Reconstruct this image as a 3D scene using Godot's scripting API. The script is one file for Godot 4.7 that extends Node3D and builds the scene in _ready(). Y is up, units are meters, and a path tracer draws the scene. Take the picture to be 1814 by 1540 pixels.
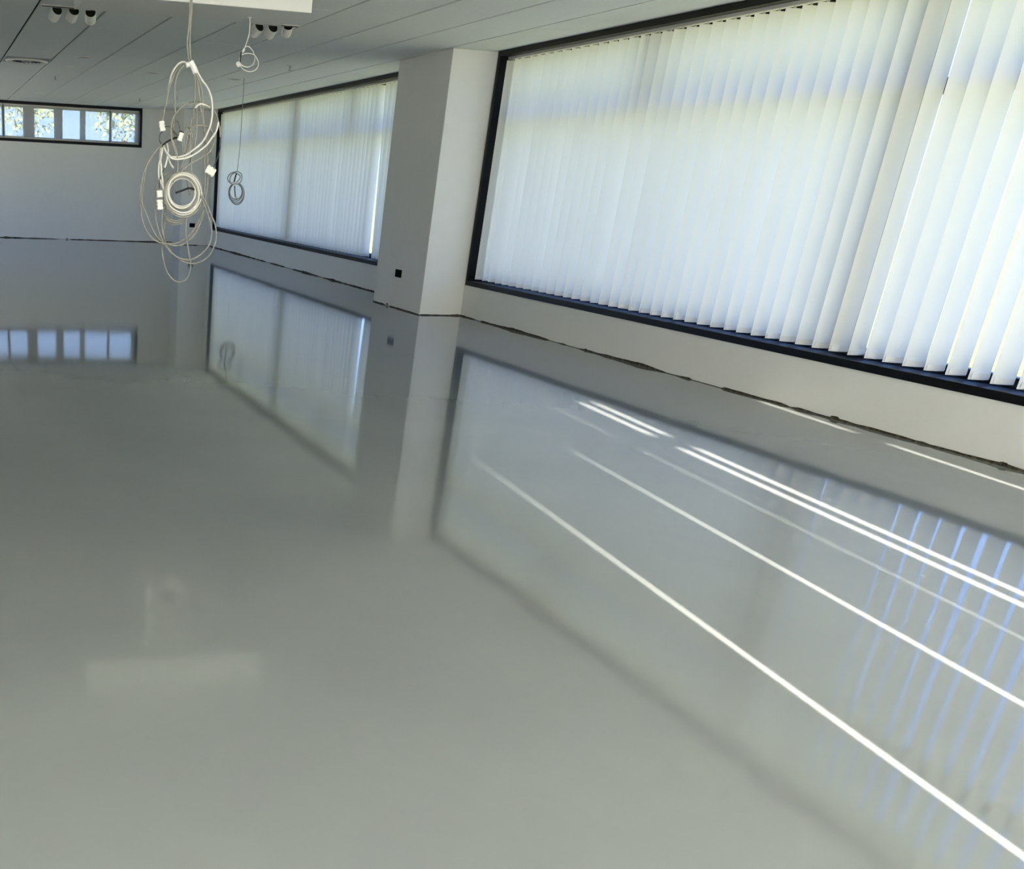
extends Node3D
# An emptied office hall: freshly poured grey resin floor, vertical blinds along the right wall,
# cables hanging from the tiled ceiling. x right (window wall), y up, -z into the room.

const F := 1759.55          # focal length in pixels of the 1814 x 1540 frame
const PX := 328.62
const PY := 1061.04
const EYE := Vector3(0, 1.2755, 0)
const W := 5.7112           # inner face of the window wall
const L := 22.6728          # inner face of the far wall (z = -L)
const ZB := 0.75            # inner face of the wall behind the camera
const XL := -2.4            # inner face of the left wall
const HC := 2.6216          # underside of the ceiling tiles
const COLX := 5.2084        # room face of the big column
const COLN := -10.5107
const COLF := -11.8013
const SILL := 0.3345

var cam_basis: Basis
var M := {}
var cache := {}
var rng := RandomNumberGenerator.new()


func _ready() -> void:
	rng.seed = 20417
	setup_camera()
	setup_light()
	make_materials()
	build_outside()
	build_shell()
	build_ceiling()
	build_windows()
	build_blinds()
	build_ceiling_things()
	build_sockets()
	build_main_cables()
	build_small_cables()
	build_base_residue()


# ------------------------------------------------------------------ camera, sky, sun
func setup_camera() -> void:
	var c := Camera3D.new()
	c.name = "camera"
	add_child(c)
	c.position = EYE
	c.rotation = Vector3(-0.3984, -0.2488, 0.0449)
	cam_basis = Basis.from_euler(c.rotation)
	c.projection = Camera3D.PROJECTION_FRUSTUM
	c.near = 0.1
	c.far = 400.0
	c.size = 1540.0 / F * c.near
	c.frustum_offset = Vector2((907.0 - PX) / F, (PY - 770.0) / F) * c.near
	c.current = true


func setup_light() -> void:
	var e := Environment.new()
	e.background_mode = Environment.BG_SKY
	var sm := ProceduralSkyMaterial.new()
	sm.sky_top_color = Color(0.40, 0.58, 0.92)
	sm.sky_horizon_color = Color(0.72, 0.85, 0.99)
	sm.ground_bottom_color = Color(0.35, 0.37, 0.33)
	sm.ground_horizon_color = Color(0.80, 0.86, 0.90)
	sm.sky_curve = 0.16
	var sky := Sky.new()
	sky.sky_material = sm
	e.sky = sky
	e.background_energy_multiplier = 2.35
	e.tonemap_mode = Environment.TONE_MAPPER_LINEAR
	e.tonemap_exposure = 1.52
	e.sdfgi_enabled = true
	e.ssao_enabled = true
	e.ssil_enabled = true
	var we := WorldEnvironment.new()
	we.name = "world_environment"
	we.environment = e
	add_child(we)
	var sun := DirectionalLight3D.new()
	sun.name = "sun"
	sun.light_color = Color(1.0, 0.965, 0.91)
	sun.light_energy = 22.0
	sun.light_angular_distance = 0.53
	sun.shadow_enabled = true
	sun.sky_mode = DirectionalLight3D.SKY_MODE_LIGHT_ONLY
	add_child(sun)
	sun.look_at_from_position(Vector3.ZERO, Vector3(0.14, -0.364, -1.0), Vector3.UP)


# ------------------------------------------------------------------ materials
func noise_tex(freq: float, octaves: int, lo: Color, hi: Color, seed_: int, size := 512) -> NoiseTexture2D:
	var n := FastNoiseLite.new()
	n.noise_type = FastNoiseLite.TYPE_SIMPLEX_SMOOTH
	n.seed = seed_
	n.frequency = freq
	n.fractal_octaves = octaves
	var t := NoiseTexture2D.new()
	t.width = size
	t.height = size
	t.seamless = true
	t.noise = n
	var g := Gradient.new()
	g.set_color(0, lo)
	g.set_color(1, hi)
	t.color_ramp = g
	return t


func mat(called: String, c: Color, rough := 0.6, spec := 0.5, metal := 0.0) -> StandardMaterial3D:
	var m := StandardMaterial3D.new()
	m.resource_name = called
	m.albedo_color = c
	m.roughness = rough
	m.metallic_specular = spec
	m.metallic = metal
	M[called] = m
	return m


func triplanar(m: StandardMaterial3D, scale: float) -> void:
	m.uv1_triplanar = true
	m.uv1_world_triplanar = true
	m.uv1_scale = Vector3.ONE * scale


func make_materials() -> void:
	var m := mat("resin_floor", Color(1, 1, 1), 0.055, 0.55)
	m.albedo_texture = noise_tex(0.006, 4, Color(0.475, 0.49, 0.485), Color(0.50, 0.515, 0.505), 3)
	triplanar(m, 0.22)
	m = mat("wall_paint", Color(1, 1, 1), 0.75, 0.4)
	m.albedo_texture = noise_tex(0.02, 4, Color(0.885, 0.88, 0.86), Color(0.895, 0.89, 0.87), 5)
	triplanar(m, 0.5)
	m = mat("ceiling_tile", Color(1, 1, 1), 0.85, 0.3)
	m.albedo_texture = noise_tex(0.05, 3, Color(0.905, 0.91, 0.895), Color(0.93, 0.935, 0.92), 6)
	triplanar(m, 0.8)
	mat("plenum_slab", Color(0.07, 0.07, 0.07), 0.9)
	mat("box_white", Color(0.90, 0.895, 0.87), 0.5)
	mat("black_frame", Color(0.02, 0.021, 0.024), 0.45, 0.35)
	mat("outer_frame", Color(0.11, 0.115, 0.12), 0.45, 0.5)
	mat("rail", Color(0.78, 0.77, 0.74), 0.4)
	m = mat("slat_fabric", Color(0.93, 0.92, 0.88), 0.85, 0.25)
	m.backlight_enabled = true
	m.backlight = Color(0.77, 0.79, 0.80)
	m.cull_mode = BaseMaterial3D.CULL_DISABLED
	m = mat("screen_fabric", Color(0.84, 0.84, 0.83, 0.42), 0.9, 0.2)
	m.transparency = BaseMaterial3D.TRANSPARENCY_ALPHA
	m.backlight_enabled = true
	m.backlight = Color(0.78, 0.77, 0.75)
	m.cull_mode = BaseMaterial3D.CULL_DISABLED
	m = mat("pane_glass", Color(0.92, 0.97, 0.96, 0.06), 0.02, 0.5)
	m.transparency = BaseMaterial3D.TRANSPARENCY_ALPHA
	mat("black_plastic", Color(0.02, 0.02, 0.022), 0.75, 0.2)
	mat("white_plastic", Color(0.90, 0.89, 0.86), 0.4)
	mat("clip_plastic", Color(0.72, 0.71, 0.68), 0.5)
	mat("cable_grey", Color(0.61, 0.595, 0.545), 0.5)
	mat("cable_white", Color(0.93, 0.91, 0.865), 0.45)
	mat("tape_white", Color(0.94, 0.935, 0.91), 0.6)
	mat("connector_plastic", Color(0.94, 0.93, 0.88), 0.45)
	mat("wire_blue", Color(0.10, 0.17, 0.28), 0.4)
	mat("wire_brown", Color(0.18, 0.10, 0.08), 0.4)
	mat("tie_black", Color(0.05, 0.05, 0.055), 0.45)
	mat("spot_white", Color(0.88, 0.87, 0.84), 0.35)
	mat("spot_dark", Color(0.03, 0.03, 0.03), 0.5)
	mat("metal_grey", Color(0.55, 0.56, 0.56), 0.35, 0.5, 0.8)
	mat("fitting_grey", Color(0.62, 0.63, 0.62), 0.5)
	m = mat("adhesive", Color(1, 1, 1), 0.95, 0.2)
	m.albedo_texture = noise_tex(0.03, 4, Color(0.13, 0.12, 0.10), Color(0.42, 0.39, 0.33), 11)
	triplanar(m, 2.0)
	m = mat("plaster_chip", Color(0.72, 0.69, 0.62), 0.95, 0.2)
	m = mat("paving", Color(1, 1, 1), 0.9, 0.3)
	m.albedo_texture = noise_tex(0.02, 4, Color(0.56, 0.555, 0.54), Color(0.62, 0.615, 0.60), 21)
	triplanar(m, 0.2)
	m = mat("lawn", Color(1, 1, 1), 0.95, 0.2)
	m.albedo_texture = noise_tex(0.03, 5, Color(0.38, 0.41, 0.22), Color(0.52, 0.54, 0.32), 14)
	triplanar(m, 0.15)
	m = mat("leaf", Color(0.36, 0.40, 0.31), 0.7, 0.3)
	m.backlight_enabled = true
	m.backlight = Color(0.3, 0.34, 0.22)
	m.cull_mode = BaseMaterial3D.CULL_DISABLED
	mat("bark", Color(0.26, 0.20, 0.15), 0.95)


# ------------------------------------------------------------------ helpers
func px(x: float, y: float, z: float) -> Vector3:
	# the point at depth z that lies in the direction of a pixel
	var d := cam_basis * Vector3((x - PX) / F, -(y - PY) / F, -1.0)
	return EYE + d * (z / d.z)


func px_y(x: float, y: float, height: float) -> Vector3:
	# the point at a given height in the direction of a pixel
	var d := cam_basis * Vector3((x - PX) / F, -(y - PY) / F, -1.0)
	return EYE + d * ((height - EYE.y) / d.y)


func new_st() -> SurfaceTool:
	var st := SurfaceTool.new()
	st.begin(Mesh.PRIMITIVE_TRIANGLES)
	return st


func tri(st: SurfaceTool, a: Vector3, b: Vector3, c: Vector3, out: Vector3) -> void:
	var n := (b - a).cross(c - a)
	if n.length() < 1e-12:
		return
	n = n.normalized()
	if n.dot(out) < 0.0:
		n = -n
		var t := b
		b = c
		c = t
	# clockwise front faces
	for v in [a, c, b]:
		st.set_normal(n)
		st.add_vertex(v)


func quad(st: SurfaceTool, a: Vector3, b: Vector3, c: Vector3, d: Vector3, out: Vector3) -> void:
	tri(st, a, b, c, out)
	tri(st, a, c, d, out)


func add_box(st: SurfaceTool, lo: Vector3, hi: Vector3, bevel := 0.0) -> void:
	var c := (lo + hi) * 0.5
	var h := (hi - lo) * 0.5
	var b := minf(bevel, minf(h.x, minf(h.y, h.z)) * 0.9)
	for ax in 3:
		var u := (ax + 1) % 3
		var v := (ax + 2) % 3
		for s in [-1.0, 1.0]:
			var q: Array[Vector3] = []
			for k in [[-1, -1], [1, -1], [1, 1], [-1, 1]]:
				var p := Vector3.ZERO
				p[ax] = s * h[ax]
				p[u] = k[0] * (h[u] - b)
				p[v] = k[1] * (h[v] - b)
				q.append(c + p)
			var n := Vector3.ZERO
			n[ax] = s
			quad(st, q[0], q[1], q[2], q[3], n)
	if b <= 0.0:
		return
	for ax in 3:
		var u := (ax + 1) % 3
		var v := (ax + 2) % 3
		for su in [-1.0, 1.0]:
			for sv in [-1.0, 1.0]:
				var q: Array[Vector3] = []
				for k in [[-1, 0], [1, 0], [1, 1], [-1, 1]]:
					var p := Vector3.ZERO
					p[ax] = k[0] * (h[ax] - b)
					p[u] = su * (h[u] if k[1] == 0 else h[u] - b)
					p[v] = sv * (h[v] - b if k[1] == 0 else h[v])
					q.append(c + p)
				var n := Vector3.ZERO
				n[u] = su
				n[v] = sv
				quad(st, q[0], q[1], q[2], q[3], n)
	for sx in [-1.0, 1.0]:
		for sy in [-1.0, 1.0]:
			for sz in [-1.0, 1.0]:
				var s := Vector3(sx, sy, sz)
				var i := h - Vector3.ONE * b
				tri(st, c + s * Vector3(h.x, i.y, i.z), c + s * Vector3(i.x, h.y, i.z), c + s * Vector3(i.x, i.y, h.z), s)


func box_mesh(size: Vector3, bevel := 0.0) -> ArrayMesh:
	# centred box, shared between alike pieces
	var key := "%s|%s" % [size.snapped(Vector3.ONE * 0.0001), bevel]
	if not cache.has(key):
		var st := new_st()
		add_box(st, -size * 0.5, size * 0.5, bevel)
		cache[key] = st.commit()
	return cache[key]


func put(called: String, mesh: Mesh, m: Material, parent: Node3D, at := Vector3.ZERO) -> MeshInstance3D:
	var o := MeshInstance3D.new()
	o.name = called
	o.mesh = mesh
	o.material_override = m
	parent.add_child(o, true)
	o.position = at
	return o


func block(called: String, lo: Vector3, hi: Vector3, m: Material, parent: Node3D, bevel := 0.0) -> MeshInstance3D:
	return put(called, box_mesh(hi - lo, bevel), m, parent, (lo + hi) * 0.5 - parent.position if parent != self else (lo + hi) * 0.5)


func base(called: String, at := Vector3.ZERO) -> Node3D:
	var o := Node3D.new()
	o.name = called
	add_child(o, true)
	o.position = at
	return o


func tag(o: Node, label: String, category := "", group := "", kind := "") -> void:
	o.set_meta("label", label)
	if category:
		o.set_meta("category", category)
	if group:
		o.set_meta("group", group)
	if kind:
		o.set_meta("kind", kind)


func smooth_path(pts: Array, closed := false, sub := 5) -> PackedVector3Array:
	var out := PackedVector3Array()
	var n := pts.size()
	var segs := n if closed else n - 1
	for i in segs:
		var p0: Vector3 = pts[(i - 1 + n) % n] if closed or i > 0 else pts[0]
		var p1: Vector3 = pts[i]
		var p2: Vector3 = pts[(i + 1) % n]
		var p3: Vector3 = pts[(i + 2) % n] if closed or i + 2 < n else pts[n - 1]
		for k in sub:
			out.append(p1.cubic_interpolate(p2, p0, p3, float(k) / sub))
	out.append(pts[0] if closed else pts[n - 1])
	return out


func add_tube(st: SurfaceTool, path: PackedVector3Array, r: float, sides := 7, caps := true) -> void:
	var n := path.size()
	var up := Vector3(0.31, 0.2, 0.93).normalized()
	var rings: Array = []
	var norms: Array = []
	for i in n:
		var t := (path[mini(i + 1, n - 1)] - path[maxi(i - 1, 0)]).normalized()
		var a := (up - t * up.dot(t))
		a = a.normalized() if a.length() > 0.05 else t.cross(Vector3.RIGHT).normalized()
		up = a
		var b := t.cross(a)
		var ring: Array[Vector3] = []
		var nr: Array[Vector3] = []
		for k in sides:
			var f := TAU * k / sides
			var d := a * cos(f) + b * sin(f)
			nr.append(d)
			ring.append(path[i] + d * r)
		rings.append(ring)
		norms.append(nr)
	for i in n - 1:
		for k in sides:
			var k2 := (k + 1) % sides
			var v := [rings[i][k], rings[i + 1][k], rings[i + 1][k2], rings[i][k2]]
			var w := [norms[i][k], norms[i + 1][k], norms[i + 1][k2], norms[i][k2]]
			var order := [0, 1, 2, 0, 2, 3]
			var fn: Vector3 = (v[1] - v[0]).cross(v[2] - v[0])
			if fn.dot(w[0]) > 0.0:
				order = [0, 2, 1, 0, 3, 2]
			for j in order:
				st.set_normal(w[j])
				st.add_vertex(v[j])
	if caps:
		for e in [0, n - 1]:
			var o: Vector3 = path[e] - path[1 if e == 0 else n - 2]
			for k in sides:
				tri(st, path[e], rings[e][k], rings[e][(k + 1) % sides], o)


func tube(called: String, pts: Array, r: float, m: Material, parent: Node3D, closed := false, sides := 7) -> MeshInstance3D:
	var path := smooth_path(pts, closed)
	for i in path.size():
		path[i] -= parent.position
	var st := new_st()
	add_tube(st, path, r, sides, not closed)
	return put(called, st.commit(), m, parent)


func add_lathe(st: SurfaceTool, prof: Array, sides := 24) -> void:
	# profile of Vector2(radius, y), outward side to the right of its run upwards
	for i in prof.size() - 1:
		var p: Vector2 = prof[i]
		var q: Vector2 = prof[i + 1]
		for k in sides:
			var f := TAU * k / sides
			var g := TAU * (k + 1) / sides
			var o := Vector3(cos((f + g) / 2) * (q.y - p.y), -(q.x - p.x), sin((f + g) / 2) * (q.y - p.y))
			quad(st, Vector3(cos(f) * p.x, p.y, sin(f) * p.x), Vector3(cos(g) * p.x, p.y, sin(g) * p.x), Vector3(cos(g) * q.x, q.y, sin(g) * q.x), Vector3(cos(f) * q.x, q.y, sin(f) * q.x), o)


func lathe_mesh(prof: Array, sides := 24) -> ArrayMesh:
	var st := new_st()
	add_lathe(st, prof, sides)
	return st.commit()


# ------------------------------------------------------------------ outside
func build_outside() -> void:
	var g := block("ground", Vector3(-140, -0.5, -190), Vector3(140, -0.2, 120), M.lawn, self)
	tag(g, "sunlit yellow green lawn outside the windows", "", "", "structure")
	var pv := block("pavement", Vector3(XL - 8.0, -0.2, -L - 7.0), Vector3(W + 2.5, -0.17, ZB + 8.0), M.paving, self)
	tag(pv, "pale concrete pavement round the building", "", "", "structure")
	var spots := [Vector3(-3.5, -0.2, -56), Vector3(5.2, -0.2, -60), Vector3(10.2, -0.2, -58)]
	var tree_labels := ["tree behind the strip window, in line with the blank side wall", "leafy tree behind the middle of the strip window", "leafy tree behind the corner end of the strip window"]
	for i in spots.size():
		var t := base("tree", spots[i])
		tag(t, tree_labels[i], "tree", "trees beyond the far window")
		var st := new_st()
		add_tube(st, smooth_path([Vector3(0, 0, 0), Vector3(0.08, 1.6, 0), Vector3(0.0, 3.4, 0.1)]), 0.16, 9)
		put("trunk", st.commit(), M.bark, t)
		st = new_st()
		var r := RandomNumberGenerator.new()
		r.seed = 90 + i
		for k in 700:
			var d := Vector3(r.randfn(), r.randfn(), r.randfn()).normalized() * pow(r.randf(), 0.45)
			var c := Vector3(d.x * 2.0, 4.9 + d.y * 1.9, d.z * 2.0)
			var a := Vector3(r.randfn(), r.randfn(), r.randfn()).normalized()
			var b := a.cross(Vector3(r.randfn(), r.randfn(), r.randfn()).normalized()).normalized()
			var s := r.randf_range(0.10, 0.22)
			quad(st, c - a * s, c - b * s * 0.5, c + a * s, c + b * s * 0.5, a.cross(b))
		var f := put("foliage", st.commit(), M.leaf, t)
		f.set_meta("kind", "stuff")


# ------------------------------------------------------------------ room shell
func structure(o: Node, label := "") -> Node:
	o.set_meta("kind", "structure")
	if label:
		o.set_meta("label", label)
	return o


# window openings: right wall (z from, z to), far wall and back wall (x from, x to)
const R1 := [-10.4828, -0.75]
const R2 := [-21.58, -11.80]
const FARW := [-1.9, 4.3607]
const FAR_Y := 1.8719
const BACKW := [-2.1, 5.3]
const LW := [-22.3, -15.5]
const T := 0.36             # wall thickness


func floor_height(n: FastNoiseLite, x: float, z: float) -> float:
	return (n.get_noise_2d(x, z) - 1.0) * 0.00032


func floor_mesh() -> ArrayMesh:
	# poured floor: not perfectly level, so its mirror images waver
	var st := new_st()
	add_box(st, Vector3(XL - T, -0.2, -L - T), Vector3(W + T, -0.003, ZB + T))
	var n := FastNoiseLite.new()
	n.seed = 77
	n.frequency = 0.9
	n.fractal_octaves = 2
	n.noise_type = FastNoiseLite.TYPE_SIMPLEX_SMOOTH
	var step := 0.13
	var nx := int(ceil((W - XL) / step))
	var nz := int(ceil((ZB + L) / step))
	var v: Array[Vector3] = []
	var w: Array[Vector3] = []
	for k in nz + 1:
		for i in nx + 1:
			var x := minf(XL + i * step, W)
			var z := minf(-L + k * step, ZB)
			v.append(Vector3(x, floor_height(n, x, z), z))
			var e := 0.03
			w.append(Vector3((floor_height(n, x - e, z) - floor_height(n, x + e, z)) / (2 * e), 1, (floor_height(n, x, z - e) - floor_height(n, x, z + e)) / (2 * e)).normalized())
	for k in nz:
		for i in nx:
			var a := k * (nx + 1) + i
			for j in [a, a + 1, a + nx + 2, a, a + nx + 2, a + nx + 1]:
				st.set_normal(w[j])
				st.add_vertex(v[j])
	return st.commit()


func build_shell() -> void:
	structure(put("floor", floor_mesh(), M.resin_floor, self), "glossy grey self-levelling resin floor")
	var top := HC + 0.4
	# right wall
	var st := new_st()
	add_box(st, Vector3(W, 0, -L - T), Vector3(W + T, SILL, ZB + T))
	add_box(st, Vector3(W, HC, -L - T), Vector3(W + T, top, ZB + T))
	add_box(st, Vector3(W, SILL, -L - T), Vector3(W + T, HC, R2[0]))
	add_box(st, Vector3(W, SILL, R2[1]), Vector3(W + T, HC, R1[0]))
	add_box(st, Vector3(W, SILL, R1[1]), Vector3(W + T, HC, ZB + T))
	structure(put("wall_right", st.commit(), M.wall_paint, self), "off-white wall under and between the wide windows")
	st = new_st()
	add_box(st, Vector3(XL - T, 0, -L - T), Vector3(W, FAR_Y, -L))
	add_box(st, Vector3(XL - T, HC, -L - T), Vector3(W, top, -L))
	add_box(st, Vector3(XL - T, FAR_Y, -L - T), Vector3(FARW[0], HC, -L))
	add_box(st, Vector3(FARW[1], FAR_Y, -L - T), Vector3(W, HC, -L))
	structure(put("wall_far", st.commit(), M.wall_paint, self), "off-white end wall below the strip window")
	st = new_st()
	add_box(st, Vector3(XL - T, 0, ZB), Vector3(W, SILL, ZB + T))
	add_box(st, Vector3(XL - T, HC, ZB), Vector3(W, top, ZB + T))
	add_box(st, Vector3(XL - T, SILL, ZB), Vector3(BACKW[0], HC, ZB + T))
	add_box(st, Vector3(BACKW[1], SILL, ZB), Vector3(W, HC, ZB + T))
	structure(put("wall_back", st.commit(), M.wall_paint, self), "off-white wall with a sunlit window opposite the strip window wall")
	st = new_st()
	add_box(st, Vector3(XL - T, 0, -L), Vector3(XL, SILL, ZB))
	add_box(st, Vector3(XL - T, HC, -L), Vector3(XL, top, ZB))
	add_box(st, Vector3(XL - T, SILL, -L), Vector3(XL, HC, LW[0]))
	add_box(st, Vector3(XL - T, SILL, LW[1]), Vector3(XL, HC, ZB))
	structure(put("wall_left", st.commit(), M.wall_paint, self), "off-white wall with one window facing the far blind")
	structure(block("wall_column", Vector3(COLX, 0, COLF), Vector3(W, HC, COLN), M.wall_paint, self, 0.004), "wide off-white column between the two blinds")
	structure(block("wall_corner_column", Vector3(5.09, 0, -L), Vector3(W, HC, -L + 0.73), M.wall_paint, self, 0.004), "off-white column in the far corner of the room")


func build_ceiling() -> void:
	var c := base("ceiling", Vector3(0, HC, 0))
	structure(c, "suspended ceiling of long pale tiles with dark joints")
	put("slab", box_mesh(Vector3(W - XL, 0.25, ZB + L)), M.plenum_slab, c, Vector3((W + XL) / 2, 0.23, (ZB - L) / 2))
	# tile rows 0.6 m wide, tiles 2.23 m long
	var xs: Array[float] = [XL]
	var x := 0.976 - 0.6 * 9
	while x < W - 0.1:
		if x > XL + 0.05:
			xs.append(x)
		x += 0.6
	xs.append(W)
	var zs: Array[float] = [-L]
	var z := -8.95 - 2.23 * 6
	while z < ZB - 0.1:
		if z > -L + 0.05:
			zs.append(z)
		z += 2.23
	zs.append(ZB)
	var gx := 0.021
	var gz := 0.002
	for i in xs.size() - 1:
		for k in zs.size() - 1:
			var cuts: Array[float] = [zs[k], zs[k + 1]]
			if absf(xs[i] - 2.776) < 0.01 and zs[k] < -11.6 and zs[k + 1] > -11.6 + 0.2:
				cuts = [zs[k], -11.58, zs[k + 1]]      # one tile was cut for access
			for q in cuts.size() - 1:
				var sx := xs[i + 1] - xs[i] - gx
				var gap := gz if cuts.size() == 2 else 0.008
				var sz: float = cuts[q + 1] - cuts[q] - gap
				put("tile", box_mesh(Vector3(sx, 0.018, sz), 0.0015), M.ceiling_tile, c, Vector3((xs[i] + xs[i + 1]) / 2, 0.009 + rng.randf_range(0.0, 0.0012), (cuts[q] + cuts[q + 1]) / 2))


# ------------------------------------------------------------------ windows
# a local frame: u runs along the wall, v up, w outwards from the room face
func wbox(called: String, o: Node3D, fr: Transform3D, lo: Vector3, hi: Vector3, m: Material, bevel := 0.002) -> MeshInstance3D:
	var a := fr * lo
	var b := fr * hi
	var l := Vector3(minf(a.x, b.x), minf(a.y, b.y), minf(a.z, b.z))
	var h := Vector3(maxf(a.x, b.x), maxf(a.y, b.y), maxf(a.z, b.z))
	return put(called, box_mesh(h - l, bevel), m, o, (l + h) * 0.5 - o.position)


func window(called: String, label: String, fr: Transform3D, u0: float, u1: float, v0: float, v1: float, transom: float, full: Array, upper: Array, ring := 0.05) -> Node3D:
	var o := base(called, fr * Vector3((u0 + u1) / 2, v0, 0))
	structure(o, label)
	var bk: Material = M.black_frame
	var of: Material = M.outer_frame
	# black lining of the reveal, slightly proud of the wall
	wbox("sill", o, fr, Vector3(u0, v0, -0.012), Vector3(u1, v0 + ring, 0.30), bk)
	wbox("head", o, fr, Vector3(u0, v1 - ring, -0.012), Vector3(u1, v1, 0.30), bk)
	wbox("jamb", o, fr, Vector3(u0, v0 + ring, -0.012), Vector3(u0 + ring, v1 - ring, 0.30), bk)
	wbox("jamb", o, fr, Vector3(u1 - ring, v0 + ring, -0.012), Vector3(u1, v1 - ring, 0.30), bk)
	var a := u0 + ring
	var b := u1 - ring
	var lo := v0 + ring
	var hi := v1 - ring
	var p := 0.055
	# sash profile round the opening
	wbox("bottom_rail", o, fr, Vector3(a, lo, 0.20), Vector3(b, lo + p, 0.27), of)
	wbox("top_rail", o, fr, Vector3(a, hi - p, 0.20), Vector3(b, hi, 0.27), of)
	wbox("stile", o, fr, Vector3(a, lo + p, 0.20), Vector3(a + p, hi - p, 0.27), of)
	wbox("stile", o, fr, Vector3(b - p, lo + p, 0.20), Vector3(b, hi - p, 0.27), of)
	var edges: Array = [[a + p, 0.0]]
	for f in full:
		edges.append(f)
		wbox("mullion", o, fr, Vector3(f[0] - f[1] / 2, lo + p, 0.19), Vector3(f[0] + f[1] / 2, hi - p, 0.28), of)
	edges.append([b - p, 0.0])
	for i in edges.size() - 1:
		var e0: float = edges[i][0] + edges[i][1] / 2
		var e1: float = edges[i + 1][0] - edges[i + 1][1] / 2
		if transom > 0.0:
			wbox("pane", o, fr, Vector3(e0, lo + p, 0.232), Vector3(e1, transom - 0.045, 0.238), M.pane_glass, 0.0)
			wbox("transom", o, fr, Vector3(e0, transom - 0.045, 0.20), Vector3(e1, transom + 0.045, 0.27), of)
			var us: Array = [[e0, 0.0]]
			for f in upper:
				if f[0] > e0 and f[0] < e1:
					us.append(f)
					wbox("upper_mullion", o, fr, Vector3(f[0] - f[1] / 2, transom + 0.045, 0.20), Vector3(f[0] + f[1] / 2, hi - p, 0.27), of)
			us.append([e1, 0.0])
			for k in us.size() - 1:
				wbox("pane", o, fr, Vector3(us[k][0] + us[k][1] / 2, transom + 0.045, 0.232), Vector3(us[k + 1][0] - us[k + 1][1] / 2, hi - p, 0.238), M.pane_glass, 0.0)
		else:
			wbox("pane", o, fr, Vector3(e0, lo + p, 0.232), Vector3(e1, hi - p, 0.238), M.pane_glass, 0.0)
	return o


func frame_right() -> Transform3D:
	# u = -z (away from the camera), v = y, w = +x
	return Transform3D(Basis(Vector3(0, 0, -1), Vector3(0, 1, 0), Vector3(1, 0, 0)), Vector3(W, 0, 0))


func frame_far() -> Transform3D:
	return Transform3D(Basis(Vector3(1, 0, 0), Vector3(0, 1, 0), Vector3(0, 0, -1)), Vector3(0, 0, -L))


func frame_back() -> Transform3D:
	return Transform3D(Basis(Vector3(1, 0, 0), Vector3(0, 1, 0), Vector3(0, 0, 1)), Vector3(0, 0, ZB))


func build_windows() -> void:
	var fr := frame_right()
	window("window_1", "wide black framed window on the near side of the wide column", fr, -R1[1], -R1[0], SILL, HC, 1.985, [[5.6, 0.16]], [[8.1, 0.12], [3.1, 0.12]])
	window("window_2", "wide black framed window between the wide column and the corner column", fr, -R2[1], -R2[0], SILL, HC, 1.985, [[16.95, 0.2]], [[14.55, 0.12], [19.2, 0.12]])
	window("window_3", "low black framed strip window high on the end wall", frame_far(), FARW[0], FARW[1], FAR_Y, HC, 0.0,
		[[-1.1, 0.16], [-0.2, 0.12], [0.75, 0.16], [1.50, 0.06], [2.02, 0.23], [2.63, 0.17], [3.14, 0.11], [3.73, 0.05]], [])
	var fl := Transform3D(Basis(Vector3(0, 0, 1), Vector3(0, 1, 0), Vector3(-1, 0, 0)), Vector3(XL, 0, 0))
	window("window_5", "wide black framed window without a blind facing the far blind", fl, LW[0], LW[1], SILL, HC, 1.985, [[-18.9, 0.16]], [])
	window("window_4", "black framed window with sunlit closed blinds facing the end wall", frame_back(), BACKW[0], BACKW[1], SILL, HC, 2.12, [[0.2, 0.12]], [])


# ------------------------------------------------------------------ blinds
func slat_mesh(width: float, height: float) -> ArrayMesh:
	var key := "slat%.3f_%.3f" % [width, height]
	if cache.has(key):
		return cache[key]
	var st := new_st()
	var n := 6
	for i in n:
		var f0 := float(i) / n * 2.0 - 1.0
		var f1 := float(i + 1) / n * 2.0 - 1.0
		var p0 := Vector3(f0 * width / 2, 0, 0.010 * (1.0 - f0 * f0))
		var p1 := Vector3(f1 * width / 2, 0, 0.010 * (1.0 - f1 * f1))
		var n0 := Vector3(f0 * 0.31, 0, 1).normalized()
		var n1 := Vector3(f1 * 0.31, 0, 1).normalized()
		var up := Vector3(0, height, 0)
		var v := [p0, p0 + up, p1 + up, p0, p1 + up, p1]
		var w := [n0, n0, n1, n0, n1, n1]
		for k in 6:
			st.set_normal(w[k])
			st.add_vertex(v[k])
	cache[key] = st.commit()
	return cache[key]


func add_slat(o: Node3D, at: Vector3, turn: float, width: float, bottom: float, top: float, lean := 0.0) -> void:
	var s := put("slat", slat_mesh(width, top - bottom), M.slat_fabric, o, Vector3(at.x, bottom, at.z) - o.position)
	s.rotation = Vector3(0, turn, lean)
	put("clip", box_mesh(Vector3(0.018, 0.022, 0.006), 0.001), M.clip_plastic, s, Vector3(0, top - bottom + 0.007, 0))
	put("bottom_weight", box_mesh(Vector3(width * 0.86, 0.03, 0.0016)), M.white_plastic, s, Vector3(0, 0.022, 0.0125))


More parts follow.
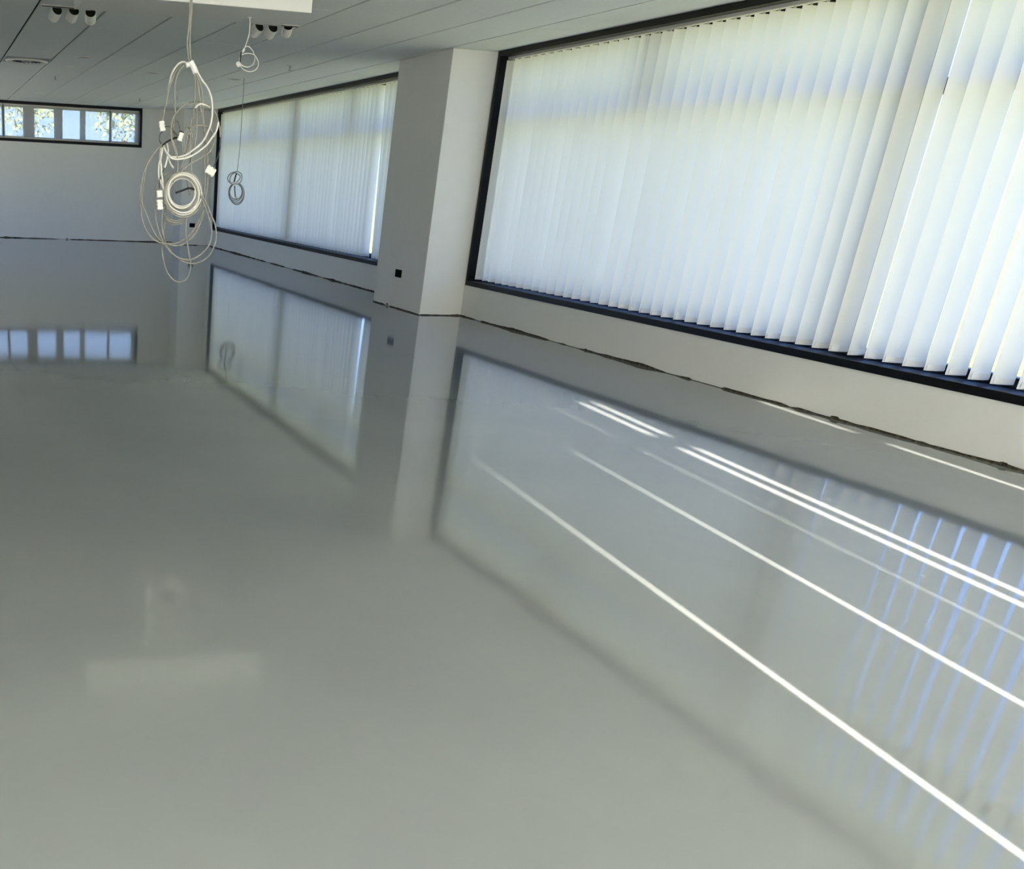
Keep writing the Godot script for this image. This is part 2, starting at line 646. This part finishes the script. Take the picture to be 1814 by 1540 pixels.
func build_blinds() -> void:
	var bottom := SILL + 0.05 + 0.022
	var top := 2.532
	var depth := 0.095
	var spans := [[R1[0] + 0.06, R1[1] - 0.06, "vertical blind of half open off-white slats on the near side of the wide column", 0.0],
		[R2[0] + 0.06, R2[1] - 0.06, "vertical blind of half open off-white slats between the column and the far corner", 1.0]]
	for sp in spans:
		var z0: float = sp[0]
		var z1: float = sp[1]
		var o := base("vertical_blind", Vector3(W + depth, bottom, (z0 + z1) / 2))
		tag(o, sp[2], "blind", "vertical blinds along the window wall")
		block("headrail", Vector3(W + depth - 0.022, top + 0.014, z0), Vector3(W + depth + 0.022, top + 0.044, z1), M.rail, o, 0.003)
		var n := int((z1 - z0) / 0.14)
		for i in n:
			var z := z0 + 0.07 + (z1 - z0 - 0.14) * i / (n - 1)
			var turn := deg_to_rad(-15.0 + rng.randfn() * 6.0)
			var at := Vector3(W + depth, bottom, z)
			var lean := 0.0
			if sp[3] > 0.5 and absf(z + 13.5) < 0.07:
				turn = deg_to_rad(66.0)                # two slats hang twisted and leave a gap
			elif sp[3] > 0.5 and absf(z + 13.36) < 0.07:
				turn = deg_to_rad(-20.0)
				lean = 0.024
				at += Vector3(cos(turn), 0, -sin(turn)) * lean * (top - bottom)
			add_slat(o, at, turn, 0.127, bottom, top, lean)
	# back window: closed, with a few slits the sun comes through
	var zc := ZB + depth
	var o2 := base("vertical_blind", Vector3((BACKW[0] + BACKW[1]) / 2, bottom, zc))
	tag(o2, "closed off-white vertical blind with sun slits, facing the end wall", "blind")
	block("headrail", Vector3(BACKW[0] + 0.06, top + 0.014, zc - 0.022), Vector3(BACKW[1] - 0.06, top + 0.044, zc + 0.022), M.rail, o2, 0.003)
	var slits := [[BACKW[0] + 0.055, 0.0], [1.916, -0.008, 0.016], [2.556, -0.003, 0.015], [2.986, 0.004], [3.25, 0.024], [3.36, 0.024], [4.70, 0.024], [BACKW[1] - 0.055, 0.0]]
	for i in slits.size() - 1:
		var a: float = slits[i][0] + slits[i][1] / 2
		var b: float = slits[i + 1][0] - slits[i + 1][1] / 2
		var len := b - a
		var sw := 0.127
		if len < sw:
			add_slat(o2, Vector3((a + b) / 2, bottom, zc), acos(len / sw), sw, bottom, top)
			continue
		var n := int(ceil((len - sw) / 0.115)) + 1
		for k in n:
			var x := a + sw / 2 + ((len - sw) * k / (n - 1) if n > 1 else 0.0)
			var lean: float = slits[i][2] if k == 0 and slits[i].size() > 2 else 0.0
			add_slat(o2, Vector3(x + lean * (top - bottom), bottom, zc + 0.004 * (k % 2)), 0.0, sw, bottom, top, lean)
	# screens of the strip window
	var cuts := [[-1.84, 1.485], [1.495, 3.685], [3.695, 4.30]]
	var names := ["grey translucent roller screen at the side wall end of the strip window",
		"wide grey translucent roller screen next to the narrow one in the strip window", "narrow grey translucent roller screen at the corner end of the strip window"]
	for i in cuts.size():
		var u0: float = cuts[i][0]
		var u1: float = cuts[i][1]
		var z := -L - 0.05
		var o := base("roller_screen", Vector3((u0 + u1) / 2, FAR_Y + 0.06, z))
		tag(o, names[i], "blind", "roller screens in the strip window")
		block("headrail", Vector3(u0, 2.538, z - 0.02), Vector3(u1, 2.568, z + 0.02), M.rail, o, 0.003)
		block("fabric", Vector3(u0 + 0.006, 1.965, z - 0.0006), Vector3(u1 - 0.006, 2.545, z + 0.0006), M.screen_fabric, o)
		block("bottom_bar", Vector3(u0, 1.928, z - 0.012), Vector3(u1, 1.962, z + 0.012), M.rail, o, 0.003)


# ------------------------------------------------------------------ things on the ceiling
func build_ceiling_things() -> void:
	# boxed-in bulkhead hanging below the tiles
	var b := base("ceiling_box", Vector3(1.745, 2.32, -7.445))
	tag(b, "plain white box hanging below the ceiling tiles above the long cable tangle", "ceiling box")
	put("casing", box_mesh(Vector3(1.476, 0.30, 0.66), 0.003), M.box_white, b, Vector3(0, 0.15, 0))
	var hook := px_y(442, 31, 2.32)
	put("cable_outlet", lathe_mesh([Vector2(0.0, -0.006), Vector2(0.012, -0.006), Vector2(0.016, 0.0)], 16), M.white_plastic, b, hook - b.position)
	# triple spotlights
	var rows := [[[[101.4, 17.0, 93.7, 33.0], [131.0, 18.0, 127.0, 35.5], [160.4, 21.5, 164.0, 39.0]], [84.0, 8.0, 152.0, 14.0], "triple white ceiling spotlight at the air diffuser end of the white box"],
		[[[460.0, 46.5, 451.0, 61.0], [484.0, 48.5, 480.5, 64.0], [510.5, 45.0, 512.5, 63.0]], [447.0, 43.0, 528.0, 43.0], "triple white ceiling spotlight at the small cable loop end of the white box"]]
	for r in rows:
		var pa := px_y(r[1][0], r[1][1], HC)
		var pb := px_y(r[1][2], r[1][3], HC)
		var mid := (pa + pb) / 2
		mid.z = -9.95
		var o := base("triple_spotlight", mid)
		tag(o, r[2], "spotlight", "triple spotlights behind the white box")
		put("base_plate", box_mesh(Vector3(0.44, 0.008, 0.10), 0.002), M.spot_white, o, Vector3(0, -0.004, 0))
		put("plate_seam", box_mesh(Vector3(0.43, 0.006, 0.012)), M.spot_dark, o, Vector3(0, -0.010, 0.044))
		for s in r[0]:
			var front := px(s[0], s[1], -9.95)
			var low := px(s[2], s[3], -9.95)
			var d := low - front
			d.z = -0.13
			d = d.normalized()
			var head := put("lamp_head", spot_mesh(), M.spot_white, o, front - o.position)
			head.basis = Basis(Quaternion(Vector3(0, -1, 0), d))
			put("aperture", lathe_mesh([Vector2(0.046, -0.001), Vector2(0.040, -0.02), Vector2(0.0, -0.025)], 20), M.spot_dark, head)
			var st := new_st()
			var c := front + d * 0.06
			add_tube(st, PackedVector3Array([c - o.position, Vector3(c.x, HC - 0.02, c.z + 0.02) - o.position]), 0.008, 8)
			put("arm", st.commit(), M.spot_white, o)
	# square swirl diffuser
	var df := base("air_diffuser", Vector3(1.276, HC, -14.6))
	tag(df, "square grey ceiling air diffuser with a round swirl of slots", "air vent")
	put("plate", box_mesh(Vector3(0.585, 0.012, 0.585), 0.004), M.fitting_grey, df, Vector3(0, -0.006, 0))
	put("round_collar", lathe_mesh([Vector2(0.0, -0.016), Vector2(0.20, -0.016), Vector2(0.245, -0.03), Vector2(0.265, -0.03), Vector2(0.275, -0.011)], 40), M.white_plastic, df)
	for k in 20:
		var f := TAU * k / 20
		var v := put("slot", box_mesh(Vector3(0.12, 0.004, 0.012)), M.spot_dark, df, Vector3(cos(f) * 0.13, -0.0175, sin(f) * 0.13))
		v.rotation.y = -f + 0.35
	put("hub", lathe_mesh([Vector2(0.0, -0.03), Vector2(0.03, -0.028), Vector2(0.04, -0.015)], 20), M.fitting_grey, df)
	# recessed round fittings
	var rings := [[1.90, -13.77, 0.105, "round recessed ceiling light beside the square air diffuser"], [1.91, -15.05, 0.07, "small round recessed ceiling light behind the square air diffuser"],
		[3.04, -15.1, 0.105, "round recessed ceiling light straight behind the long cable tangle"], [3.13, -20.35, 0.10, "round recessed ceiling light close to the end wall"],
		[4.24, -15.18, 0.11, "round recessed ceiling light where the thin hanging cable meets the ceiling"], [2.0, -20.3, 0.09, "round recessed ceiling light above the strip window"]]
	for r in rings:
		var o := base("recessed_light", Vector3(r[0], HC, r[1]))
		tag(o, r[3], "ceiling light", "switched off recessed ceiling lights")
		var q: float = r[2]
		put("trim_ring", lathe_mesh([Vector2(q * 0.72, -0.004), Vector2(q * 0.78, -0.010), Vector2(q * 0.96, -0.007), Vector2(q, 0.0)], 32), M.white_plastic, o)
		put("lens", lathe_mesh([Vector2(0.0, -0.002), Vector2(q * 0.73, -0.003)], 32), M.fitting_grey, o)
	var heads := [[1.86, -16.53, "small sprinkler head on the ceiling behind the air diffuser"], [4.33, -13.05, "small sprinkler head on the ceiling near the window blinds"],
		[3.76, -19.85, "small sprinkler head on the ceiling near the end wall"], [4.25, -18.9, "small sprinkler head on the ceiling near the corner column"]]
	for r in heads:
		var o := base("sprinkler_head", Vector3(r[0], HC, r[1]))
		tag(o, r[2], "sprinkler", "sprinkler heads in the ceiling")
		put("escutcheon", lathe_mesh([Vector2(0.0, -0.010), Vector2(0.03, -0.010), Vector2(0.055, 0.0)], 20), M.white_plastic, o)
		put("stem", lathe_mesh([Vector2(0.0, -0.05), Vector2(0.010, -0.05), Vector2(0.012, -0.008)], 12), M.metal_grey, o)
		put("deflector", lathe_mesh([Vector2(0.0, -0.058), Vector2(0.026, -0.056), Vector2(0.0, -0.052)], 14), M.spot_dark, o)


func spot_mesh() -> ArrayMesh:
	if not cache.has("spot"):
		cache["spot"] = lathe_mesh([Vector2(0.0, -0.115), Vector2(0.040, -0.115), Vector2(0.048, -0.107), Vector2(0.049, -0.004), Vector2(0.047, 0.0), Vector2(0.044, -0.003)], 24)
	return cache["spot"]


# ------------------------------------------------------------------ sockets
func socket(label: String, at: Vector3, turn: float, size: Vector2) -> void:
	var o := base("wall_socket", at)
	tag(o, label, "socket", "black wall sockets")
	put("plate", box_mesh(Vector3(size.x, size.y, 0.012), 0.003), M.black_plastic, o, Vector3(0, 0, 0.006))
	var n := int(round(size.x / 0.045))
	for k in n:
		var x := (k - (n - 1) * 0.5) * 0.04
		put("module", box_mesh(Vector3(0.036, size.y * 0.68, 0.004), 0.001), M.black_plastic, o, Vector3(x, 0, 0.0135))
	o.rotation.y = turn


func build_sockets() -> void:
	socket("black wall socket low on the wide column", Vector3(COLX, 0.385, -11.165), -PI / 2, Vector2(0.155, 0.085))
	var p := px(340.3, 399.2, -L + 0.73)
	socket("black wall socket low on the corner column", Vector3(p.x, p.y, -L + 0.73), 0.0, Vector2(0.118, 0.08))


# ------------------------------------------------------------------ cables
func pxs(list: Array, z: float, wob := 0.03) -> Array:
	var out: Array = []
	var a := rng.randf_range(-wob, wob)
	var b := rng.randf_range(-wob, wob)
	for i in list.size():
		var f := float(i) / maxf(1.0, list.size() - 1)
		out.append(px(list[i][0], list[i][1], z + lerpf(a, b, f) + sin(f * 5.0 + a * 90.0) * wob * 0.5))
	return out


func ellipse(cx: float, cy: float, rx: float, ry: float, z: float, tilt: float, n := 14) -> Array:
	var out: Array = []
	for k in n:
		var f := TAU * k / n
		out.append(px(cx + cos(f) * rx, cy + sin(f) * ry, z + cos(f + tilt) * 0.02))
	return out


func connector(parent: Node3D, cx: float, cy: float, w: float, h: float, ang: float, z: float) -> void:
	# white three-pole plug: stepped body with ribs
	var s := -z / F * 1.03
	var st := new_st()
	var hw := w * s / 2
	var hh := h * s / 2
	add_box(st, Vector3(-hw * 0.8, -hh, -0.010), Vector3(hw * 0.8, hh, 0.010), 0.002)
	for k in 3:
		var y := lerpf(-hh * 0.7, hh * 0.7, k / 2.0)
		add_box(st, Vector3(-hw, y - hh * 0.2, -0.007), Vector3(hw, y + hh * 0.2, 0.007), 0.002)
	var o := put("connector", st.commit(), M.connector_plastic, parent, px(cx, cy, z) - parent.position)
	o.rotation = Vector3(0, -0.2, ang)
	o.set_meta("label", "white three-pole plug connector")


func build_main_cables() -> void:
	var z := -5.8
	var o := base("cable_tangle", px(337, 115, z))
	tag(o, "large tangle of beige and white cables with plugs hanging from the ceiling", "cables")
	var R := 0.0043
	var g: Material = M.cable_grey
	var w: Material = M.cable_white
	# supply cables: up to the ceiling above the frame
	var top := px(338, 0, z)
	var up1 := Vector3(top.x - 0.006, HC + 0.01, z)
	var up2 := Vector3(top.x + 0.006, HC + 0.01, z)
	tube("cable", [up1] + pxs([[336.8, 0], [336.0, 25], [334.3, 50], [331.9, 74], [332.9, 94], [336, 112]], z, 0.004), R, g, o)
	tube("cable", [up2] + pxs([[339.8, 0], [338.3, 30], [336.5, 64], [336.9, 94], [339.5, 112]], z, 0.004), R * 1.15, g, o)
	# taped joint
	var st := new_st()
	for run in [[[337.5, 108.5], [340, 114], [344.5, 123], [347, 130]], [[329, 115.5], [334, 114], [339, 114]]]:
		var path := smooth_path(pxs(run, z + 0.01, 0.0))
		for i in path.size():
			path[i] -= o.position
		add_tube(st, path, 0.0165 if run.size() == 4 else 0.0135, 10)
	put("tape_wrap", st.commit(), M.tape_white, o)
	var grey := [
		[[327, 113.6], [316, 121], [309, 131], [303.6, 144.5], [298, 162], [294.5, 180], [291, 195.5], [287.5, 214]],
		[[326, 116.4], [318, 125.5], [312.7, 136.4], [310, 151], [309.5, 168], [310, 186], [310.5, 199], [307, 214], [302.7, 226], [303.6, 240], [307, 251], [312, 266], [314, 280], [315, 292], [314, 306], [310, 318]],
		[[345.5, 129], [346, 151], [344.5, 182], [342, 209], [338, 224.5], [335.5, 242], [330, 266], [322, 294.5], [315, 309], [306, 323]],
		[[347, 130], [352.7, 163.6], [355.5, 191], [359, 208], [362, 237], [362, 273.6], [363.6, 310], [362, 342]],
		[[347.5, 131], [355, 150], [359, 175], [360, 200], [361, 222], [365.5, 261], [368, 282.7], [368, 310], [366.4, 337], [364.5, 345.5], [361, 368], [352.7, 391], [342, 409], [331, 421], [320, 428], [307, 432], [298, 431]],
		[[346, 130], [348.6, 160], [348.6, 200], [348, 237], [343.6, 264.5], [339, 282.7], [339, 310], [339.5, 337], [337, 350]],
		[[340, 209], [338, 222], [340, 240], [342.5, 256], [339, 275], [332, 296], [327, 305], [333, 330], [337, 352]],
		# ring in the upper half, ends in the blue wires on the window side
		[[313, 274], [306, 255], [303, 235], [305.5, 212], [312.7, 200], [322, 189], [331, 183.6], [341, 180.5], [353.6, 180], [364.5, 183.6], [374.5, 191], [382.7, 202], [387, 216], [390, 231], [390.5, 243]],
		[[308, 205], [308, 216], [307, 228], [309, 240], [312.7, 246.4], [319, 250]],
		[[335.5, 228], [332, 225], [327, 230], [323.6, 242], [322.7, 255.5], [324.5, 268], [328, 274.5], [334, 268], [338, 250], [336, 236], [332, 240], [330, 255.5], [327, 269]],
		[[336, 232], [340, 226], [349, 222], [360, 222], [369, 225.5], [375.5, 233], [380, 244.5], [378, 255.5], [372, 268], [360, 277], [344.5, 286], [331, 294.5], [317, 308], [305.5, 321], [298, 332]],
		[[330, 299], [318, 311], [303.6, 323.6], [297, 336]],
		# long loops at the side of the blank wall
		[[287, 255.5], [279, 264.5], [267, 279], [258, 297], [252, 317], [249, 337], [249, 354.5], [250, 377], [253.6, 395.5], [261, 411], [271, 423], [283, 430], [298, 432]],
		[[288, 258], [282.7, 261], [271, 275.5], [260, 296], [255.5, 317], [252, 342], [251, 354.5], [252.7, 363.6], [258, 377], [265.5, 395.5], [273.6, 413], [284, 426], [294.5, 431], [309, 435.5], [322, 433.6], [329, 430], [343.6, 416], [353.6, 398], [360, 377], [362, 362], [359, 348]],
		[[308, 304], [299, 306], [291, 311], [282.7, 320], [276.4, 336], [274.5, 354.5], [275, 373], [277, 391], [281, 409], [288, 427], [294.5, 438], [307, 451], [322, 459], [336, 460], [349, 456], [361, 446], [370, 434.5], [374.5, 418], [374.5, 403], [370, 385.5], [365.5, 373], [358, 353], [349, 339], [340, 330]],
		[[300, 316], [294, 326], [291, 340], [289, 364], [287, 386], [287, 404.5], [291, 423], [298, 440], [309, 452], [320, 461], [331, 465.5], [342.7, 467], [354.5, 464], [367, 456], [376, 443.6], [382, 427], [382.7, 410], [380.5, 396], [374.5, 382], [367, 363.6], [357, 347], [347, 336], [338, 327]],
		[[296, 350], [293, 371], [292, 391], [289, 412], [287, 431], [288, 452.7], [291, 469], [296.4, 482.7], [304.5, 493.6], [312.7, 499], [321, 500], [329, 495.5], [335.5, 484.5], [337.7, 469], [336, 455.5], [332, 434.5], [329.5, 416], [329.5, 398], [330.5, 384]],
		[[292, 380], [294.5, 383.6], [302, 389], [312.7, 391], [322, 388], [328, 383]],
		[[292, 383], [294.5, 387], [303.6, 393.6], [312.7, 394.5], [322, 392], [329, 385]],
		[[294, 391], [298, 394.5], [307, 398], [318, 397], [325, 393]],
	]
	for s in grey:
		tube("cable", pxs(s, z), R, g, o)
	var white := [
		[[329, 110.5], [322, 110], [314, 115.5], [306, 127], [302, 140], [300, 150], [297, 165]],
		[[346, 126], [349, 127], [358, 142], [367, 154.5], [372.7, 167], [375.5, 180], [376, 193.6], [375.5, 207], [372.7, 222], [368, 233.6], [362, 246], [353.6, 257], [342, 266], [331, 273.6], [322, 277], [310, 278.6], [300, 276], [293, 266], [289, 258]],
		[[387, 216], [385.5, 223.6], [382, 234.5], [374.5, 245.5], [365.5, 257], [352.7, 268], [341, 275.5], [327, 280.5], [312.7, 282], [302.7, 279.5], [295, 270], [290, 260]],
		[[345.5, 191], [353.6, 184.5], [362, 185.5], [372, 190]],
		[[285.5, 262], [283.6, 278], [285.5, 296], [286, 305.5], [288, 319], [289.5, 331], [294, 346]],
		[[287.5, 262], [285.5, 278], [282, 289], [281, 305.5], [282, 315.5], [287, 327], [292.7, 342]],
		[[296, 254.5], [297.7, 266], [296, 279], [293.6, 292], [292, 296.4]],
		[[297.5, 272], [298, 280], [302, 290], [308, 298]],
	]
	for s in white:
		tube("white_cable", pxs(s, z + 0.015), R * 1.2, w, o)
	# white coil wound in the middle
	var turns := [[322.7, 341.0, 23.5, 25.0], [323.0, 342.5, 26.5, 29.0], [323.5, 343.5, 29.0, 33.5], [325.0, 344.0, 31.0, 37.0], [324.8, 345.0, 33.5, 40.0], [322.0, 339.0, 24.5, 30.0], [325.5, 341.0, 32.0, 36.0]]
	for k in turns.size():
		var t: Array = turns[k]
		tube("white_coil", ellipse(t[0], t[1], t[2], t[3], z + 0.02 + 0.008 * (k % 3 - 1), 0.7 * k, 16), R * 1.2, w if k % 3 != 1 else g, o, true)
	# loose wires, ties and plugs
	tube("wire", pxs([[391, 243], [390, 264.5], [385.5, 279], [381, 289], [377, 297]], z, 0.0), 0.0022, M.wire_blue, o)
	tube("wire", pxs([[391.5, 250], [388, 270], [383.5, 283], [379, 297]], z, 0.0), 0.0018, M.wire_blue, o)
	tube("wire", pxs([[290, 231], [284, 238], [282, 247], [286, 256]], z, 0.0), 0.0022, M.wire_blue, o)
	tube("wire", pxs([[292, 296], [289, 303], [285.5, 310], [282.5, 320], [282, 334]], z + 0.02, 0.0), 0.0020, M.wire_brown, o)
	tube("wire", pxs([[290, 225], [296, 224], [303, 226], [312, 238], [318, 240]], z, 0.0), 0.0020, M.wire_brown, o)
	tube("wire", pxs([[312, 214], [316, 218], [318, 228], [318, 238]], z, 0.0), 0.0016, M.wire_brown, o)
	tube("wire", pxs([[289, 361], [293, 364], [297, 363]], z, 0.0), 0.0020, M.wire_brown, o)
	tube("cable_tie", pxs([[286, 259], [291, 255], [298, 250], [306, 246.5], [314, 243]], z + 0.012, 0.0), 0.0050, M.tie_black, o)
	tube("cable_tie", pxs([[311, 342], [322, 338], [335, 333.5], [345, 336]], z + 0.03, 0.0), 0.0055, M.tie_black, o)
	tube("cable_tie", pxs([[317, 236], [321, 233], [325, 237]], z + 0.02, 0.0), 0.0045, M.tie_black, o)
	connector(o, 287.3, 223.5, 9.5, 15.0, 0.2, z + 0.02)
	connector(o, 320.0, 242.5, 8.5, 13.0, -0.3, z + 0.03)
	connector(o, 372.8, 303.0, 14.0, 16.0, 1.05, z + 0.02)
	connector(o, 283.0, 343.5, 10.5, 11.0, 0.15, z + 0.03)
	connector(o, 283.5, 362.5, 10.5, 15.5, 0.12, z + 0.03)


func build_small_cables() -> void:
	# short white lead looped under the white box
	var hook := px_y(442, 31, 2.32)
	var z := hook.z
	var o := base("cable_loop", hook)
	tag(o, "short white cable tied in a small loop under the white ceiling box", "cables")
	tube("lead", [hook] + pxs([[442.8, 44], [441, 61.7], [437, 75], [433, 86], [428, 95], [424.6, 104], [424.5, 111], [429.6, 116.5], [438.4, 119], [446, 116], [451, 106], [449.5, 94], [445, 86.5], [439.5, 82.5], [434, 84], [430, 91]], z, 0.006), 0.0036, M.cable_white, o)
	tube("lead", pxs([[428, 97.5], [435, 95], [444, 95], [451.7, 99], [457, 108], [457, 117], [451.7, 124.6], [441.7, 127], [431.8, 123.5], [425.5, 116], [424, 108], [427, 97]], z + 0.01, 0.006), 0.0036, M.cable_white, o)
	tube("tape_wrap", pxs([[432.5, 86.5], [429.5, 93]], z + 0.008, 0.0), 0.0085, M.tape_white, o)
	tube("cable_tie", pxs([[427.6, 91.5], [426.3, 101], [425.6, 110]], z + 0.012, 0.0), 0.0045, M.tie_black, o)
	var st := new_st()
	add_box(st, Vector3(-0.016, -0.012, -0.01), Vector3(0.016, 0.012, 0.01), 0.003)
	add_box(st, Vector3(-0.010, -0.018, -0.006), Vector3(0.010, 0.018, 0.006), 0.002)
	var c := put("connector", st.commit(), M.connector_plastic, o, px(422, 114, z) - o.position)
	c.rotation.z = 0.5
	# thin cable with a tied bundle in front of the far blind
	var z2 := -15.0
	var top := px(432, 136, z2)
	var o2 := base("hanging_cable", Vector3(top.x, HC, z2))
	tag(o2, "thin grey cable with a small tied coil hanging before the blind", "cables")
	var r := 0.007
	tube("lead", [Vector3(top.x, HC + 0.005, z2)] + pxs([[432, 150], [430, 180], [428, 215], [425.5, 255], [422.5, 285], [420, 304]], z2, 0.0), 0.0045, M.cable_grey, o2)
	for s in [[[420, 304], [409.5, 307], [403.6, 314], [405, 321.5], [412, 326]], [[418.6, 305], [411.4, 309], [407.5, 316], [408, 324], [415, 327]], [[420, 304], [422.5, 304.7], [427.7, 308.6], [428.3, 316], [425, 324], [418, 327]], [[420, 308], [421, 308], [425.7, 312.5], [423, 319], [417, 324]]]:
		tube("loop", pxs(s, z2, 0.02), r, M.cable_grey, o2)
	for t in [[418.6, 342.0, 13.6, 18.0], [417.5, 341.0, 12.3, 15.5], [419.5, 343.5, 13.0, 19.0], [417.8, 339.5, 11.0, 14.0]]:
		tube("coil", ellipse(t[0], t[1], t[2], t[3], z2 + rng.randf_range(-0.02, 0.02), t[2]), r, M.cable_grey, o2, true)
	tube("cable_tie", pxs([[419, 307], [416.5, 315], [414.7, 323]], z2 + 0.02, 0.0), 0.011, M.wire_brown, o2)
	tube("tape_wrap", pxs([[410, 325], [418, 324.5], [422, 326]], z2 + 0.03, 0.0), 0.016, M.tape_white, o2)
	tube("loose_end", pxs([[415.6, 329], [416, 340], [417, 349]], z2 + 0.03, 0.0), 0.008, M.tie_black, o2)
	tube("plug", pxs([[416.5, 350], [420, 351]], z2 + 0.03, 0.0), 0.014, M.white_plastic, o2)


# ------------------------------------------------------------------ torn-off skirting: ragged adhesive along the foot of the walls
func residue(called: String, a: Vector3, b: Vector3, out: Vector3, label: String, seed_: int) -> void:
	var r := RandomNumberGenerator.new()
	r.seed = seed_
	var n := FastNoiseLite.new()
	n.seed = seed_
	n.frequency = 0.9
	var o := base(called, (a + b) / 2)
	structure(o, label)
	var len := a.distance_to(b)
	var dir := (b - a) / len
	var st := new_st()
	var t := 0.0
	var prev_h := 0.01
	var prev_d := 0.004
	while t < len:
		var step := r.randf_range(0.03, 0.11)
		var e := minf(t + step, len)
		var k := n.get_noise_1d(t * 1.0)
		var h := 0.007 + maxf(0.0, k) * 0.022 + r.randf() * 0.007
		var d := 0.003 + r.randf() * 0.006
		if k < -0.33:
			h = 0.003
		var p := a + dir * t - o.position
		var q := a + dir * e - o.position
		var u := Vector3.UP
		quad(st, p + out * prev_d, q + out * d, q + out * d * 0.6 + u * h, p + out * prev_d * 0.6 + u * prev_h, out)
		quad(st, p + out * prev_d * 0.6 + u * prev_h, q + out * d * 0.6 + u * h, q + u * h, p + u * prev_h, u)
		prev_h = h
		prev_d = d
		t = e
	put("adhesive_strip", st.commit(), M.adhesive, o)
	# crumbs of plaster above it
	var chips := int(len * 1.2)
	for i in chips:
		var f := r.randf()
		var w := r.randf_range(0.02, 0.12)
		var h := r.randf_range(0.008, 0.022)
		st = new_st()
		var c := a + dir * (f * len) - o.position + Vector3.UP * r.randf_range(0.006, 0.02)
		var m := 7
		var pts: Array[Vector3] = []
		for j in m:
			var g := TAU * j / m
			var k := r.randf_range(0.6, 1.0)
			pts.append(c + dir * cos(g) * w * 0.5 * k + Vector3.UP * sin(g) * h * 0.5 * k)
		for j in m:
			var p := pts[j]
			var q := pts[(j + 1) % m]
			tri(st, c + out * 0.004, p + out * 0.002, q + out * 0.002, out)
			quad(st, p, q, q + out * 0.002, p + out * 0.002, (p + q) / 2 - c)
		put("plaster_chip", st.commit(), M.plaster_chip if i % 3 else M.adhesive, o)


func build_base_residue() -> void:
	residue("baseboard_right", Vector3(W, 0, COLN), Vector3(W, 0, ZB), Vector3(-1, 0, 0), "ragged dark adhesive strip where the skirting was torn off, near side of the column", 31)
	residue("baseboard_right_far", Vector3(W, 0, -L + 0.73), Vector3(W, 0, COLF), Vector3(-1, 0, 0), "ragged dark adhesive strip where the skirting was torn off, far side of the column", 32)
	residue("baseboard_column", Vector3(COLX, 0, COLF), Vector3(COLX, 0, COLN), Vector3(-1, 0, 0), "dark adhesive line at the foot of the shaded column face", 33)
	residue("baseboard_column_front", Vector3(COLX, 0, COLN), Vector3(W, 0, COLN), Vector3(0, 0, 1), "thin adhesive line at the foot of the bright column face", 34)
	residue("baseboard_far", Vector3(XL, 0, -L), Vector3(5.09, 0, -L), Vector3(0, 0, 1), "ragged dark adhesive strip at the foot of the end wall", 35)
	residue("baseboard_corner_column", Vector3(5.09, 0, -L + 0.73), Vector3(W, 0, -L + 0.73), Vector3(0, 0, 1), "dark adhesive line at the foot of the corner column", 36)
